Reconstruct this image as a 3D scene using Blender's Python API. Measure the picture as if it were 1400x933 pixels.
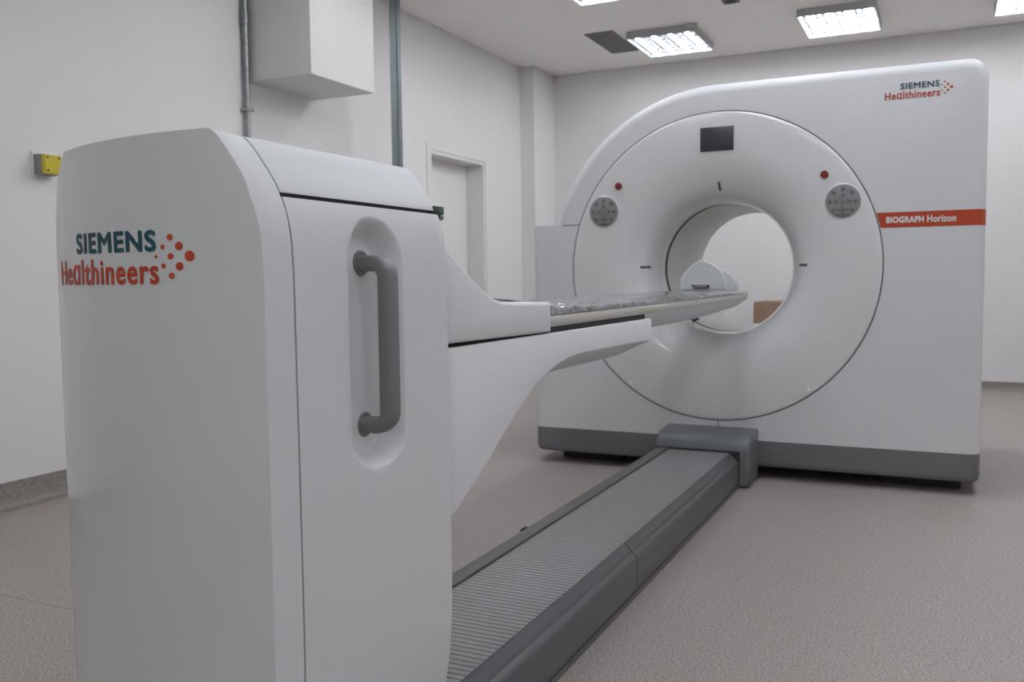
import bpy, bmesh, math, random
from mathutils import Vector, Matrix

random.seed(7)
for o in list(bpy.data.objects):
    bpy.data.objects.remove(o)
scene = bpy.context.scene
COL = scene.collection
PI = math.pi

# ------------------------------------------------------------------ camera
cam_d = bpy.data.cameras.new('camera')
cam = bpy.data.objects.new('camera', cam_d)
COL.objects.link(cam)
R_ = Vector((0.90281614, 0.42986517, -0.01178782))
U_ = Vector((-0.01941355, 0.06812618, 0.99748781))
F_ = Vector((-0.42958833, 0.90031925, -0.06985062))
m = Matrix((R_, U_, -F_)).transposed().to_4x4()
m.translation = Vector((1.002956, -4.458030, 0.999647))
cam.matrix_world = m
cam_d.sensor_width = 36.0
cam_d.lens = 1231.531 / 1400 * 36.0
cam_d.clip_start = 0.05
cam_d.dof.use_dof = True
cam_d.dof.focus_distance = 1.55
cam_d.dof.aperture_fstop = 9.0
scene.camera = cam

# ------------------------------------------------------------------ world, exposure
w = bpy.data.worlds.new('world')
scene.world = w
w.use_nodes = True
w.node_tree.nodes['Background'].inputs[0].default_value = (0.8, 0.85, 0.9, 1)
w.node_tree.nodes['Background'].inputs[1].default_value = 0.05
vs = scene.view_settings
vs.view_transform = 'Standard'
vs.look = 'None'
vs.gamma = 1.0
vs.use_curve_mapping = False
vs.exposure = 0.0
TUBE_STRENGTH = 29.0

# ------------------------------------------------------------------ materials
def base_mat(name):
    mt = bpy.data.materials.new(name)
    mt.use_nodes = True
    return mt, mt.node_tree, mt.node_tree.nodes['Principled BSDF']

def mat(name, col, rough=0.5, metal=0.0, coat=0.0, var=0.03, scale=6.0, bump=0.0, bscale=200.0, spec=0.5):
    mt, nt, b = base_mat(name)
    N, L = nt.nodes, nt.links
    tc = N.new('ShaderNodeTexCoord')
    nz = N.new('ShaderNodeTexNoise')
    nz.inputs['Scale'].default_value = scale
    nz.inputs['Detail'].default_value = 4
    L.new(tc.outputs['Object'], nz.inputs['Vector'])
    rp = N.new('ShaderNodeValToRGB')
    rp.color_ramp.elements[0].position = 0.3
    rp.color_ramp.elements[1].position = 0.7
    rp.color_ramp.elements[0].color = [c * (1 - var) for c in col] + [1]
    rp.color_ramp.elements[1].color = [min(1, c * (1 + var)) for c in col] + [1]
    L.new(nz.outputs['Fac'], rp.inputs['Fac'])
    L.new(rp.outputs['Color'], b.inputs['Base Color'])
    b.inputs['Roughness'].default_value = rough
    b.inputs['Metallic'].default_value = metal
    b.inputs['Specular IOR Level'].default_value = spec
    b.inputs['Coat Weight'].default_value = coat
    b.inputs['Coat Roughness'].default_value = 0.06
    if bump > 0:
        n2 = N.new('ShaderNodeTexNoise')
        n2.inputs['Scale'].default_value = bscale
        n2.inputs['Detail'].default_value = 3
        L.new(tc.outputs['Object'], n2.inputs['Vector'])
        bp = N.new('ShaderNodeBump')
        bp.inputs['Strength'].default_value = bump
        bp.inputs['Distance'].default_value = 0.002
        L.new(n2.outputs['Fac'], bp.inputs['Height'])
        L.new(bp.outputs['Normal'], b.inputs['Normal'])
    return mt

def speckle_mat(name, dark=1.0):
    mt, nt, b = base_mat(name)
    N, L = nt.nodes, nt.links
    tc = N.new('ShaderNodeTexCoord')
    n1 = N.new('ShaderNodeTexNoise')
    n1.inputs['Scale'].default_value = 170
    n1.inputs['Detail'].default_value = 5
    n1.inputs['Roughness'].default_value = 0.75
    L.new(tc.outputs['Object'], n1.inputs['Vector'])
    r1 = N.new('ShaderNodeValToRGB')
    e = r1.color_ramp.elements
    e[0].position = 0.38; e[0].color = (0.24 * dark, 0.206 * dark, 0.19 * dark, 1)
    e[1].position = 0.61; e[1].color = (0.63 * dark, 0.555 * dark, 0.52 * dark, 1)
    L.new(n1.outputs['Fac'], r1.inputs['Fac'])
    v = N.new('ShaderNodeTexVoronoi')
    v.inputs['Scale'].default_value = 85
    L.new(tc.outputs['Object'], v.inputs['Vector'])
    r2 = N.new('ShaderNodeValToRGB')
    e = r2.color_ramp.elements
    e[0].position = 0.12; e[0].color = (0.25, 0.23, 0.23, 1)
    e[1].position = 0.2; e[1].color = (1, 1, 1, 1)
    L.new(v.outputs['Distance'], r2.inputs['Fac'])
    mx = N.new('ShaderNodeMix'); mx.data_type = 'RGBA'; mx.blend_type = 'MULTIPLY'
    mx.inputs['Factor'].default_value = 0.7
    L.new(r1.outputs['Color'], mx.inputs[6])
    L.new(r2.outputs['Color'], mx.inputs[7])
    n3 = N.new('ShaderNodeTexNoise'); n3.inputs['Scale'].default_value = 1.3
    L.new(tc.outputs['Object'], n3.inputs['Vector'])
    r3 = N.new('ShaderNodeValToRGB')
    r3.color_ramp.elements[0].color = (0.93, 0.93, 0.93, 1)
    r3.color_ramp.elements[1].color = (1, 1, 1, 1)
    L.new(n3.outputs['Fac'], r3.inputs['Fac'])
    m2 = N.new('ShaderNodeMix'); m2.data_type = 'RGBA'; m2.blend_type = 'MULTIPLY'
    m2.inputs['Factor'].default_value = 1.0
    L.new(mx.outputs[2], m2.inputs[6]); L.new(r3.outputs['Color'], m2.inputs[7])
    L.new(m2.outputs[2], b.inputs['Base Color'])
    b.inputs['Roughness'].default_value = 0.5
    b.inputs['Specular IOR Level'].default_value = 0.35
    return mt

def emit_mat(name, col, s):
    mt, nt, b = base_mat(name)
    nt.nodes.remove(b)
    e = nt.nodes.new('ShaderNodeEmission')
    e.inputs[0].default_value = (*col, 1); e.inputs[1].default_value = s
    nt.links.new(e.outputs[0], nt.nodes['Material Output'].inputs[0])
    return mt

def plastic_wrap_mat(name):
    mt, nt, b = base_mat(name)
    N, L = nt.nodes, nt.links
    tc = N.new('ShaderNodeTexCoord')
    n1 = N.new('ShaderNodeTexNoise'); n1.inputs['Scale'].default_value = 28
    n1.inputs['Detail'].default_value = 6; n1.inputs['Distortion'].default_value = 1.6
    L.new(tc.outputs['Object'], n1.inputs['Vector'])
    r = N.new('ShaderNodeValToRGB')
    r.color_ramp.elements[0].position = 0.35; r.color_ramp.elements[0].color = (0.10, 0.10, 0.105, 1)
    r.color_ramp.elements[1].position = 0.72; r.color_ramp.elements[1].color = (0.40, 0.41, 0.43, 1)
    L.new(n1.outputs['Fac'], r.inputs['Fac'])
    L.new(r.outputs['Color'], b.inputs['Base Color'])
    bp = N.new('ShaderNodeBump'); bp.inputs['Strength'].default_value = 0.8; bp.inputs['Distance'].default_value = 0.01
    L.new(n1.outputs['Fac'], bp.inputs['Height']); L.new(bp.outputs['Normal'], b.inputs['Normal'])
    b.inputs['Roughness'].default_value = 0.18
    b.inputs['Coat Weight'].default_value = 0.6
    return mt

M = {}
M['wall'] = mat('wall_paint', (0.81, 0.79, 0.788), 0.65, var=0.015, scale=1.5, bump=0.05, bscale=160, spec=0.3)
M['ceil'] = mat('ceiling_paint', (0.93, 0.905, 0.88), 0.8, var=0.015, scale=1.5, spec=0.2)
M['gap'] = mat('shadow_gap', (0.30, 0.295, 0.29), 0.8)
M['door'] = mat('door_paint', (0.80, 0.79, 0.77), 0.45, var=0.01)
M['floor'] = speckle_mat('speckled_vinyl', 0.86)
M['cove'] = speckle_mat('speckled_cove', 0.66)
M['seam'] = mat('weld_rod', (0.27, 0.24, 0.22), 0.6)
M['shell'] = mat('white_shell', (0.76, 0.765, 0.785), 0.4, var=0.008, scale=2, spec=0.4)
M['gloss'] = mat('white_gloss_shell', (0.80, 0.80, 0.81), 0.22, coat=0.7, var=0.008, scale=2)
M['cap'] = mat('white_gloss_cap', (0.68, 0.70, 0.685), 0.25, coat=1.0, var=0.006, scale=2)
M['satin'] = mat('white_satin', (0.755, 0.765, 0.785), 0.5, var=0.008, scale=2, spec=0.35)
M['bore'] = mat('bore_liner', (0.80, 0.80, 0.79), 0.4, var=0.01)
M['grey'] = mat('grey_plinth', (0.185, 0.182, 0.19), 0.45, var=0.03)
M['rail'] = mat('rail_grey', (0.12, 0.119, 0.128), 0.38, var=0.03, bump=0.05, bscale=500)
M['cover'] = mat('rail_cover_grey', (0.15, 0.158, 0.17), 0.42, var=0.03)
M['slat'] = mat('belt_slat', (0.35, 0.347, 0.357), 0.33, var=0.05, scale=14, metal=0.2)
M['handle'] = mat('handle_grey', (0.19, 0.193, 0.195), 0.48, var=0.03)
M['dark'] = mat('black_gap', (0.012, 0.012, 0.014), 0.7)
M['foot'] = mat('dark_foot', (0.05, 0.05, 0.052), 0.7)
M['line'] = mat('seam_grey', (0.10, 0.10, 0.105), 0.7)
M['gap2'] = mat('bore_gap', (0.13, 0.125, 0.115), 0.85, spec=0.1)
M['teal'] = mat('teal_print', (0.008, 0.075, 0.10), 0.4)
M['orange'] = mat('orange_red_print', (0.52, 0.055, 0.02), 0.4)
M['stripe'] = mat('red_stripe', (0.50, 0.055, 0.012), 0.35, var=0.02)
M['white'] = mat('white_print', (0.85, 0.84, 0.83), 0.4)
M['redbtn'] = mat('red_button', (0.22, 0.012, 0.014), 0.35)
M['screen'] = mat('dark_screen', (0.045, 0.047, 0.060), 0.35, var=0.05)
M['keypad'] = mat('keypad_grey', (0.27, 0.275, 0.28), 0.5, var=0.05, scale=60)
M['key'] = mat('keypad_key', (0.20, 0.205, 0.21), 0.5, var=0.06)
M['keysym'] = mat('keypad_symbol', (0.09, 0.09, 0.095), 0.5)
M['laser'] = mat('laser_window', (0.10, 0.095, 0.08), 0.3)
M['cream'] = mat('cream_pallet', (0.53, 0.51, 0.465), 0.35, var=0.02)
M['wrap'] = plastic_wrap_mat('plastic_wrapped_pad')
M['metal'] = mat('galvanised_steel', (0.30, 0.315, 0.32), 0.38, metal=0.85, var=0.2, scale=40)
M['strut'] = mat('strut_steel', (0.20, 0.225, 0.235), 0.4, metal=0.7, var=0.08, scale=10)
M['yellow'] = mat('yellow_plastic', (0.62, 0.50, 0.02), 0.4)
M['boxgrey'] = mat('grey_plastic', (0.26, 0.26, 0.24), 0.5)
M['card'] = mat('cardboard', (0.30, 0.19, 0.135), 0.8, var=0.08, scale=9)
M['tape'] = mat('clear_tape', (0.42, 0.33, 0.26), 0.25)
M['vent'] = mat('vent_grey', (0.17, 0.165, 0.16), 0.6)
M['ventd'] = mat('vent_dark', (0.06, 0.058, 0.055), 0.8)
M['ltgrey'] = mat('fixture_grey', (0.40, 0.405, 0.41), 0.5)
M['refl'] = mat('fixture_reflector', (0.62, 0.64, 0.68), 0.12, var=0.01, metal=0.95)
M['tube'] = emit_mat('fluorescent_tube', (0.93, 0.97, 1.0), TUBE_STRENGTH)
M['phantom'] = mat('phantom_white', (0.70, 0.72, 0.73), 0.35, var=0.02)
M['green'] = mat('green_plastic', (0.03, 0.07, 0.04), 0.5)

# ------------------------------------------------------------------ helpers
def mesh_obj(name, verts, faces, material, parent=None, smooth=False, angle=35):
    me = bpy.data.meshes.new(name)
    me.from_pydata([tuple(v) for v in verts], [], faces)
    bm = bmesh.new(); bm.from_mesh(me)
    bmesh.ops.recalc_face_normals(bm, faces=bm.faces)
    bm.to_mesh(me); bm.free()
    return link_mesh(name, me, material, parent, smooth, angle)

def link_mesh(name, me, material, parent=None, smooth=False, angle=35):
    if material and not me.materials:
        me.materials.append(M[material])
    if smooth:
        for p in me.polygons:
            p.use_smooth = True
        me.set_sharp_from_angle(angle=math.radians(angle))
    o = bpy.data.objects.new(name, me)
    COL.objects.link(o)
    if parent:
        o.parent = parent
    return o

def bm_obj(name, bm, material, parent=None, smooth=False, angle=35, recalc=True):
    if recalc:
        bmesh.ops.recalc_face_normals(bm, faces=bm.faces)
    me = bpy.data.meshes.new(name)
    bm.to_mesh(me); bm.free()
    return link_mesh(name, me, material, parent, smooth, angle)

def add_box(bm, x0, x1, y0, y1, z0, z1):
    vs_ = [bm.verts.new((x, y, z)) for x in (x0, x1) for y in (y0, y1) for z in (z0, z1)]
    for f in ((0, 1, 3, 2), (4, 6, 7, 5), (0, 4, 5, 1), (2, 3, 7, 6), (0, 2, 6, 4), (1, 5, 7, 3)):
        bm.faces.new([vs_[i] for i in f])

def box(name, x0, x1, y0, y1, z0, z1, material, parent=None, bev=0.0, seg=2):
    bm = bmesh.new()
    add_box(bm, x0, x1, y0, y1, z0, z1)
    if bev > 0:
        bmesh.ops.bevel(bm, geom=bm.edges[:], offset=bev, segments=seg, affect='EDGES', profile=0.5)
    return bm_obj(name, bm, material, parent, smooth=bev > 0)

def cyl(name, c0, c1, r, material, parent=None, n=24, r2=None, bev=0.0):
    c0 = Vector(c0); c1 = Vector(c1)
    d = (c1 - c0); L = d.length
    bm = bmesh.new()
    bmesh.ops.create_cone(bm, cap_ends=True, segments=n, radius1=r, radius2=r if r2 is None else r2, depth=L)
    if bev > 0:
        es = [e for e in bm.edges if abs(abs(e.verts[0].co.z) - L / 2) < 1e-6 and abs(e.verts[0].co.z - e.verts[1].co.z) < 1e-6]
        bmesh.ops.bevel(bm, geom=es, offset=bev, segments=3, affect='EDGES', profile=0.5)
    rot = Vector((0, 0, 1)).rotation_difference(d.normalized()).to_matrix().to_4x4()
    bmesh.ops.transform(bm, matrix=Matrix.Translation((c0 + c1) / 2) @ rot, verts=bm.verts)
    return bm_obj(name, bm, material, parent, smooth=True)

def lathe(name, prof, material, parent=None, center=(0, 0), n=128, angle=35, close=False):
    """prof: list of (r, y); axis along y through (cx, cz)."""
    cx, cz = center
    V = []; Fc = []
    for r, y in prof:
        for k in range(n):
            a = 2 * PI * k / n
            V.append((cx + r * math.cos(a), y, cz + r * math.sin(a)))
    P = len(prof)
    for i in range(P if close else P - 1):
        i2 = (i + 1) % P
        for k in range(n):
            k2 = (k + 1) % n
            Fc.append((i * n + k, i * n + k2, i2 * n + k2, i2 * n + k))
    return mesh_obj(name, V, Fc, material, parent, True, angle)

def sweep_profile(name, rings, material, parent=None, caps=(True, True), closed=True, smooth=True, angle=35, bevel=None):
    """rings: list of lists of 3D points with equal length."""
    n = len(rings[0]); V = [p for r in rings for p in r]; Fc = []
    for i in range(len(rings) - 1):
        for k in range(n if closed else n - 1):
            k2 = (k + 1) % n
            Fc.append((i * n + k, i * n + k2, (i + 1) * n + k2, (i + 1) * n + k))
    if caps[0]: Fc.append(tuple(range(n))[::-1])
    if caps[1]: Fc.append(tuple(range((len(rings) - 1) * n, len(rings) * n)))
    return mesh_obj(name, V, Fc, material, parent, smooth, angle)

def empty(name, loc, label, cat, group=None):
    o = bpy.data.objects.new(name, None)
    COL.objects.link(o)
    o.location = loc
    o.empty_display_size = 0.1
    tag(o, label, cat, group)
    return o

def tag(o, label, cat, group=None):
    o['label'] = label; o['category'] = cat
    if group: o['group'] = group
    return o

def struct(o, label=None):
    o['kind'] = 'structure'
    if label: o['label'] = label
    return o

def rebase(root):
    """parts are modelled in world coordinates: keep them there under a root that stands elsewhere"""
    inv = Matrix.Translation(-root.location)
    for ch in root.children:
        ch.matrix_parent_inverse = inv

def text_mesh(body):
    cu = bpy.data.curves.new('lettering', 'FONT')
    cu.body = body
    cu.size = 1.0
    cu.space_character = 1.10
    cu.resolution_u = 4
    ob = bpy.data.objects.new('lettering_tmp', cu)
    COL.objects.link(ob)
    dg = bpy.context.evaluated_depsgraph_get()
    me = bpy.data.meshes.new_from_object(ob.evaluated_get(dg))
    bpy.data.objects.remove(ob)
    bpy.data.curves.remove(cu)
    return me

def bold_text(name, body, u0, u1, v0, v1, bold, place, material, parent):
    """heavy flat lettering filling u0..u1, v0..v1: overlapping copies of the outline shifted by bold; place(u, v, lift) -> 3D point"""
    me = text_mesh(body)
    xs = [v.co.x for v in me.vertices]; ys = [v.co.y for v in me.vertices]
    ax, bx, ay, by = min(xs), max(xs), min(ys), max(ys)
    V = []; Fc = []
    offs = [(0, 0)] + [(bold * math.cos(k * PI / 4), bold * math.sin(k * PI / 4)) for k in range(8)]
    for q, (du, dv) in enumerate(offs):
        b0 = len(V)
        for v in me.vertices:
            u = u0 + bold + (v.co.x - ax) / (bx - ax) * (u1 - u0 - 2 * bold) + du
            w_ = v0 + bold + (v.co.y - ay) / (by - ay) * (v1 - v0 - 2 * bold) + dv
            V.append(place(u, w_, q * 0.00002))
        Fc += [tuple(b0 + i for i in p.vertices) for p in me.polygons]
    bpy.data.meshes.remove(me)
    return mesh_obj(name, V, Fc, material, parent)

# ------------------------------------------------------------------ room
XL, XR, YB, YF, H = -2.75, 3.3, 4.15, -6.6, 3.04
DY0, DY1, DZ = 1.90, 2.87, 2.045      # door opening in the left wall
T = 0.20

o = box('floor', XL - T, XR + T, YF - T, YB + T, -0.1, 0.0, 'floor'); struct(o, 'speckled beige-grey vinyl floor')
s = box('seam', XL + 0.05, -0.26, -2.609, -2.605, -0.001, 0.0006, 'seam', o)

bm = bmesh.new()
add_box(bm, XL - T, XL, YF - T, DY0, 0, 3.2)
add_box(bm, XL - T, XL, DY0, DY1, DZ, 3.2)
add_box(bm, XL - T, XL, DY1, YB + T, 0, 3.2)
add_box(bm, XL - T - 0.05, XL - T, DY0 - 0.1, DY1 + 0.1, 0, 2.3)
struct(bm_obj('wall_left', bm, 'wall'), 'white painted wall with recessed door')
struct(box('wall_back', XL, XR + T, YB, YB + T, 0, 3.2, 'wall'), 'white painted wall behind the scanner')
struct(box('wall_right', XR, XR + T, YF - T, YB, 0, 3.2, 'wall'), 'white painted wall out of view')
struct(box('wall_front', XL, XR, YF - T, YF, 0, 3.2, 'wall'), 'white painted wall behind the camera')
struct(box('wall_column', XL, -2.60, 3.65, YB, 0, 3.2, 'wall'), 'white corner column')
struct(box('wall_bulkhead', XL, -2.275, -0.21, 0.43, 2.18, 3.2, 'wall', bev=0.004), 'white boxed-in bulkhead hanging on the wall')
# ceiling with a narrow shadow gap along the walls
g = 0.014
bm = bmesh.new()
add_box(bm, -2.60 + g, XR - g, YF + g, YB - g, H, H + 0.03)
add_box(bm, XL + g, -2.60 + g, YF + g, 3.65 - g, H, H + 0.03)
c = bm_obj('ceiling', bm, 'ceil'); struct(c, 'white plasterboard ceiling with shadow gap')
box('gap_backing', XL - T, XR + T, YF - T, YB + T, 3.065, 3.12, 'gap', c)
# faint hatch in the ceiling corner
for (x0, x1, y0, y1) in ((-2.43, -2.42, 3.70, 3.98), (-2.43, -2.1, 3.98, 3.99)):
    box('hatch_edge', x0, x1, y0, y1, H - 0.002, H + 0.004, 'ceil', c)

def cove(name, pts, material='cove', h=0.115):
    """coved skirting along a floor path of (x, y, nx, ny)"""
    prof = [(0.0, h), (0.006, h), (0.007, 0.03), (0.012, 0.014), (0.024, 0.004), (0.05, 0.0015), (0.0, 0.0015)]
    rings = []
    for (x, y, nx, ny) in pts:
        rings.append([(x + nx * d, y + ny * d, z) for d, z in prof])
    return sweep_profile(name, rings, material)

struct(cove('baseboard_left', [(XL, YF, 1, 0), (XL, DY0 - 0.0, 1, 0)]))
struct(cove('baseboard_back', [(-2.60, YB, 0, -1), (XR, YB, 0, -1)], h=0.075))
struct(cove('baseboard_right', [(XR, YF, -1, 0), (XR, YB, -1, 0)]))
struct(cove('baseboard_column', [(XL, DY1, 1, 0), (XL, 3.65, 1, -0.5), (-2.60, 3.65, 1, -1), (-2.60, YB, 1, 0)]))

# door
d = bpy.data.objects.new('door_1', None); COL.objects.link(d); d.location = (XL - 0.15, (DY0 + DY1) / 2, 0)
struct(d, 'white flush door set deep in its frame')
bm = bmesh.new()
add_box(bm, XL - T, XL - T + 0.035, DY0 + 0.03, DY1 - 0.03, 0.005, DZ - 0.03)
bm_obj('door_leaf', bm, 'door', d)
bm = bmesh.new()
add_box(bm, XL - T, XL + 0.003, DY0, DY0 + 0.03, 0, DZ)
add_box(bm, XL - T, XL + 0.003, DY1 - 0.03, DY1, 0, DZ)
add_box(bm, XL - T, XL + 0.003, DY0 + 0.03, DY1 - 0.03, DZ - 0.03, DZ)
bm_obj('door_frame', bm, 'door', d)
bm = bmesh.new()
add_box(bm, XL, XL + 0.012, DY0 - 0.05, DY0, 0, DZ + 0.05)
add_box(bm, XL, XL + 0.012, DY1, DY1 + 0.05, 0, DZ + 0.05)
add_box(bm, XL, XL + 0.012, DY0, DY1, DZ, DZ + 0.05)
bm_obj('architrave', bm, 'door', d)
bm = bmesh.new()
add_box(bm, XL - T + 0.035, XL - T + 0.05, DY1 - 0.045, DY1 - 0.03, 0.005, DZ - 0.03)
bm_obj('door_stop', bm, 'door', d)
hd = cyl('door_handle', (XL - T + 0.035, DY0 + 0.1, 1.05), (XL - T + 0.085, DY0 + 0.1, 1.05), 0.011, 'metal', d)
rebase(d)

# ------------------------------------------------------------------ ceiling lights
FX, FY, FH = 0.57, 0.70, 0.062
def make_light(label, cx, cy):
    t = empty('ceiling_light', (cx, cy, H), label, 'light', 'surface-mounted louvre lights on the ceiling')
    x, y = FX / 2, FY / 2
    bm = bmesh.new()
    th = 0.006
    add_box(bm, -x, x, -y, y, -0.006, 0)
    add_box(bm, -x, -x + th, -y, y, -FH, -0.006)
    add_box(bm, x - th, x, -y, y, -FH, -0.006)
    add_box(bm, -x + th, x - th, -y, -y + th, -FH, -0.006)
    add_box(bm, -x + th, x - th, y - th, y, -FH, -0.006)
    h = bm_obj('housing', bm, 'ltgrey', t)
    pitch = (FX - 2 * th) / 4
    for i in range(4):
        xc = -x + th + pitch * (i + 0.5)
        # curved reflector trough
        prof = []
        for k in range(9):
            a = PI * (0.04 + 0.92 * k / 8)
            prof.append((xc - math.cos(a) * pitch * 0.49, -0.054 + math.sin(a) * 0.043))
        V = [(px, -y + th, pz) for px, pz in prof] + [(px, y - th, pz) for px, pz in prof]
        Fc = [(k, k + 1, 10 + k, 9 + k) for k in range(8)]
        mesh_obj('reflector', V, Fc, 'refl', t, True, 60)
        tb = cyl('tube', (xc, -y + 0.03, -0.049), (xc, y - 0.03, -0.049), 0.013, 'tube', t, n=10)
    for i in range(1, 6):
        yy = -y + FY * i / 6
        box('louvre', -x + th, x - th, yy - 0.0012, yy + 0.0012, -0.064, -0.046, 'refl', t)
    for i in range(1, 4):
        xx = -x + th + pitch * i
        box('divider', xx - 0.001, xx + 0.001, -y + th, y - th, -0.060, -0.046, 'refl', t)
    return t

def copy_tree(o, parent=None):
    c_ = o.copy(); COL.objects.link(c_)
    c_.parent = parent
    for ch in o.children:
        copy_tree(ch, c_)
    return c_

LXS = (-1.135, 0.235, 1.61)
LYS = (3.26, 1.51, -0.24, -1.99, -3.74)
seen = {(0, 0): 'louvre ceiling light beside the dark air vent', (1, 0): 'louvre ceiling light right above the scanner, fully in view',
        (2, 0): 'louvre ceiling light cut off at the right edge of the picture', (0, 1): 'louvre ceiling light cut off by the top edge, nearest to the camera'}
proto = None
LAMPS = [(i, j, xx, yy) for j, yy in enumerate(LYS) for i, xx in enumerate(LXS) if (i, j) not in ((0, 3), (1, 4))] + [(2, 5, 1.61, -5.49), (1, 5, 0.235, -5.49)]  # two unseen lamps behind the camera added to brighten the pedestal back
for i, j, xx, yy in LAMPS:
    if True:
        lab = seen.get((i, j), 'unseen louvre ceiling light out of view, there for the room light')
        if proto is None:
            proto = make_light(lab, xx, yy)
        else:
            t = copy_tree(proto)
            t.location = (xx, yy, H)
            t['label'] = lab

# air vent
v = empty('ceiling_vent', (-1.63, 3.16, H), 'dark grey rectangular air grille in the ceiling beside a light', 'vent')
bm = bmesh.new()
X0, X1, Y0, Y1, fw = -0.125, 0.125, -0.36, 0.36, 0.02
add_box(bm, X0, X0 + fw, Y0, Y1, -0.008, 0); add_box(bm, X1 - fw, X1, Y0, Y1, -0.008, 0)
add_box(bm, X0 + fw, X1 - fw, Y0, Y0 + fw, -0.008, 0); add_box(bm, X0 + fw, X1 - fw, Y1 - fw, Y1, -0.008, 0)
bm_obj('frame', bm, 'vent', v)
box('backing', X0 + fw, X1 - fw, Y0 + fw, Y1 - fw, -0.0012, -0.0002, 'ventd', v)
ns = 13
for k in range(ns):
    yy = Y0 + fw + (k + 0.5) * (Y1 - Y0 - 2 * fw) / ns
    sl = mesh_obj('slat', [(X0 + fw, yy - 0.02, -0.0015), (X1 - fw, yy - 0.02, -0.0015), (X1 - fw, yy + 0.014, -0.0075), (X0 + fw, yy + 0.014, -0.0075),
                    (X0 + fw, yy - 0.02, -0.0027), (X1 - fw, yy - 0.02, -0.0027), (X1 - fw, yy + 0.014, -0.0087), (X0 + fw, yy + 0.014, -0.0087)],
                   [(0, 1, 2, 3), (4, 5, 6, 7), (0, 1, 5, 4), (2, 3, 7, 6), (0, 3, 7, 4), (1, 2, 6, 5)], 'vent', v)

sd = empty('smoke_detector', (-0.88, 2.93, H), 'small round white smoke detector on the ceiling beside a light', 'detector')
lathe_p = [(0.001, 0.0), (0.05, 0.0), (0.052, 0.008), (0.046, 0.02), (0.03, 0.03), (0.001, 0.034)]
def vlathe(name, prof, material, parent, n=24):
    V = []; Fc = []
    for r, z in prof:
        for k in range(n):
            a = 2 * PI * k / n
            V.append((r * math.cos(a), r * math.sin(a), z))
    for i in range(len(prof) - 1):
        for k in range(n):
            Fc.append((i * n + k, i * n + (k + 1) % n, (i + 1) * n + (k + 1) % n, (i + 1) * n + k))
    return mesh_obj(name, V, Fc, material, parent, True, 40)
vlathe('body', [(r, -z) for r, z in lathe_p], 'ltgrey', sd)
vlathe('sensor_tip', [(0.001, -0.034), (0.016, -0.034), (0.014, -0.046), (0.001, -0.05)], 'dark', sd)
bt = empty('ceiling_outlet', (-0.455, 2.43, H), 'small dark grey square plate on the ceiling at the top edge', 'outlet')
box('plate', -0.06, 0.06, -0.06, 0.06, -0.012, 0, 'vent', bt, bev=0.003)
box('insert', -0.035, 0.035, -0.035, 0.035, -0.018, -0.010, 'ventd', bt)

# ------------------------------------------------------------------ conduits and wall box
cd = empty('conduit', (XL + 0.03, -0.245, 0), 'thin galvanised steel conduit with coupling running up the left wall', 'conduit')
cyl('pipe', (XL + 0.03, -0.245, 0.12), (XL + 0.03, -0.245, H), 0.017, 'metal', cd)
cyl('coupling', (XL + 0.03, -0.245, 2.50), (XL + 0.03, -0.245, 2.57), 0.023, 'metal', cd, bev=0.004)
for z in (1.0, 2.0, 2.86):
    box('clip', XL, XL + 0.055, -0.275, -0.215, z, z + 0.02, 'metal', cd, bev=0.002)
rebase(cd)

st = empty('strut_post', (-2.4, 0.875, 0), 'square steel channel post standing between floor and ceiling before the door', 'post')
bm = bmesh.new()
hw = 0.036
pr = [(-hw, -hw), (hw, -hw), (hw, -0.012), (hw - 0.02, -0.012), (hw - 0.02, 0.012), (hw, 0.012), (hw, hw), (-hw, hw)]
rot = Matrix.Rotation(math.radians(-55), 2)
pr = [rot @ Vector(p_) for p_ in pr]
sweep_profile('channel', [[(p_[0], p_[1], z) for p_ in pr] for z in (0.008, H - 0.0)], 'strut', st, smooth=False)
box('foot_plate', -0.07, 0.07, -0.07, 0.07, 0, 0.008, 'strut', st, bev=0.002)

yb = empty('emergency_box', (XL, -1.60, 1.542), 'yellow and grey emergency switch box on the left wall', 'switch box')
box('back_plate', 0, 0.008, -0.055, 0.055, -0.058, 0.062, 'wall', yb, bev=0.002)
def frustum(name, x0, x1, a, b, material, parent):
    V = [(x0, -a, -a), (x0, a, -a), (x0, a, a), (x0, -a, a), (x1, -b, -b), (x1, b, -b), (x1, b, b), (x1, -b, b)]
    Fc = [(0, 1, 2, 3), (4, 5, 6, 7), (0, 1, 5, 4), (1, 2, 6, 5), (2, 3, 7, 6), (3, 0, 4, 7)]
    return mesh_obj(name, V, Fc, material, parent)
frustum('housing', 0.008, 0.062, 0.046, 0.044, 'boxgrey', yb)
lid = frustum('lid', 0.062, 0.082, 0.044, 0.041, 'yellow', yb)
for sy in (-1, 1):
    for sz in (-1, 1):
        cyl('screw', (0.080, sy * 0.030, sz * 0.030), (0.0835, sy * 0.030, sz * 0.030), 0.005, 'dark', lid, n=12)

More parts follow.
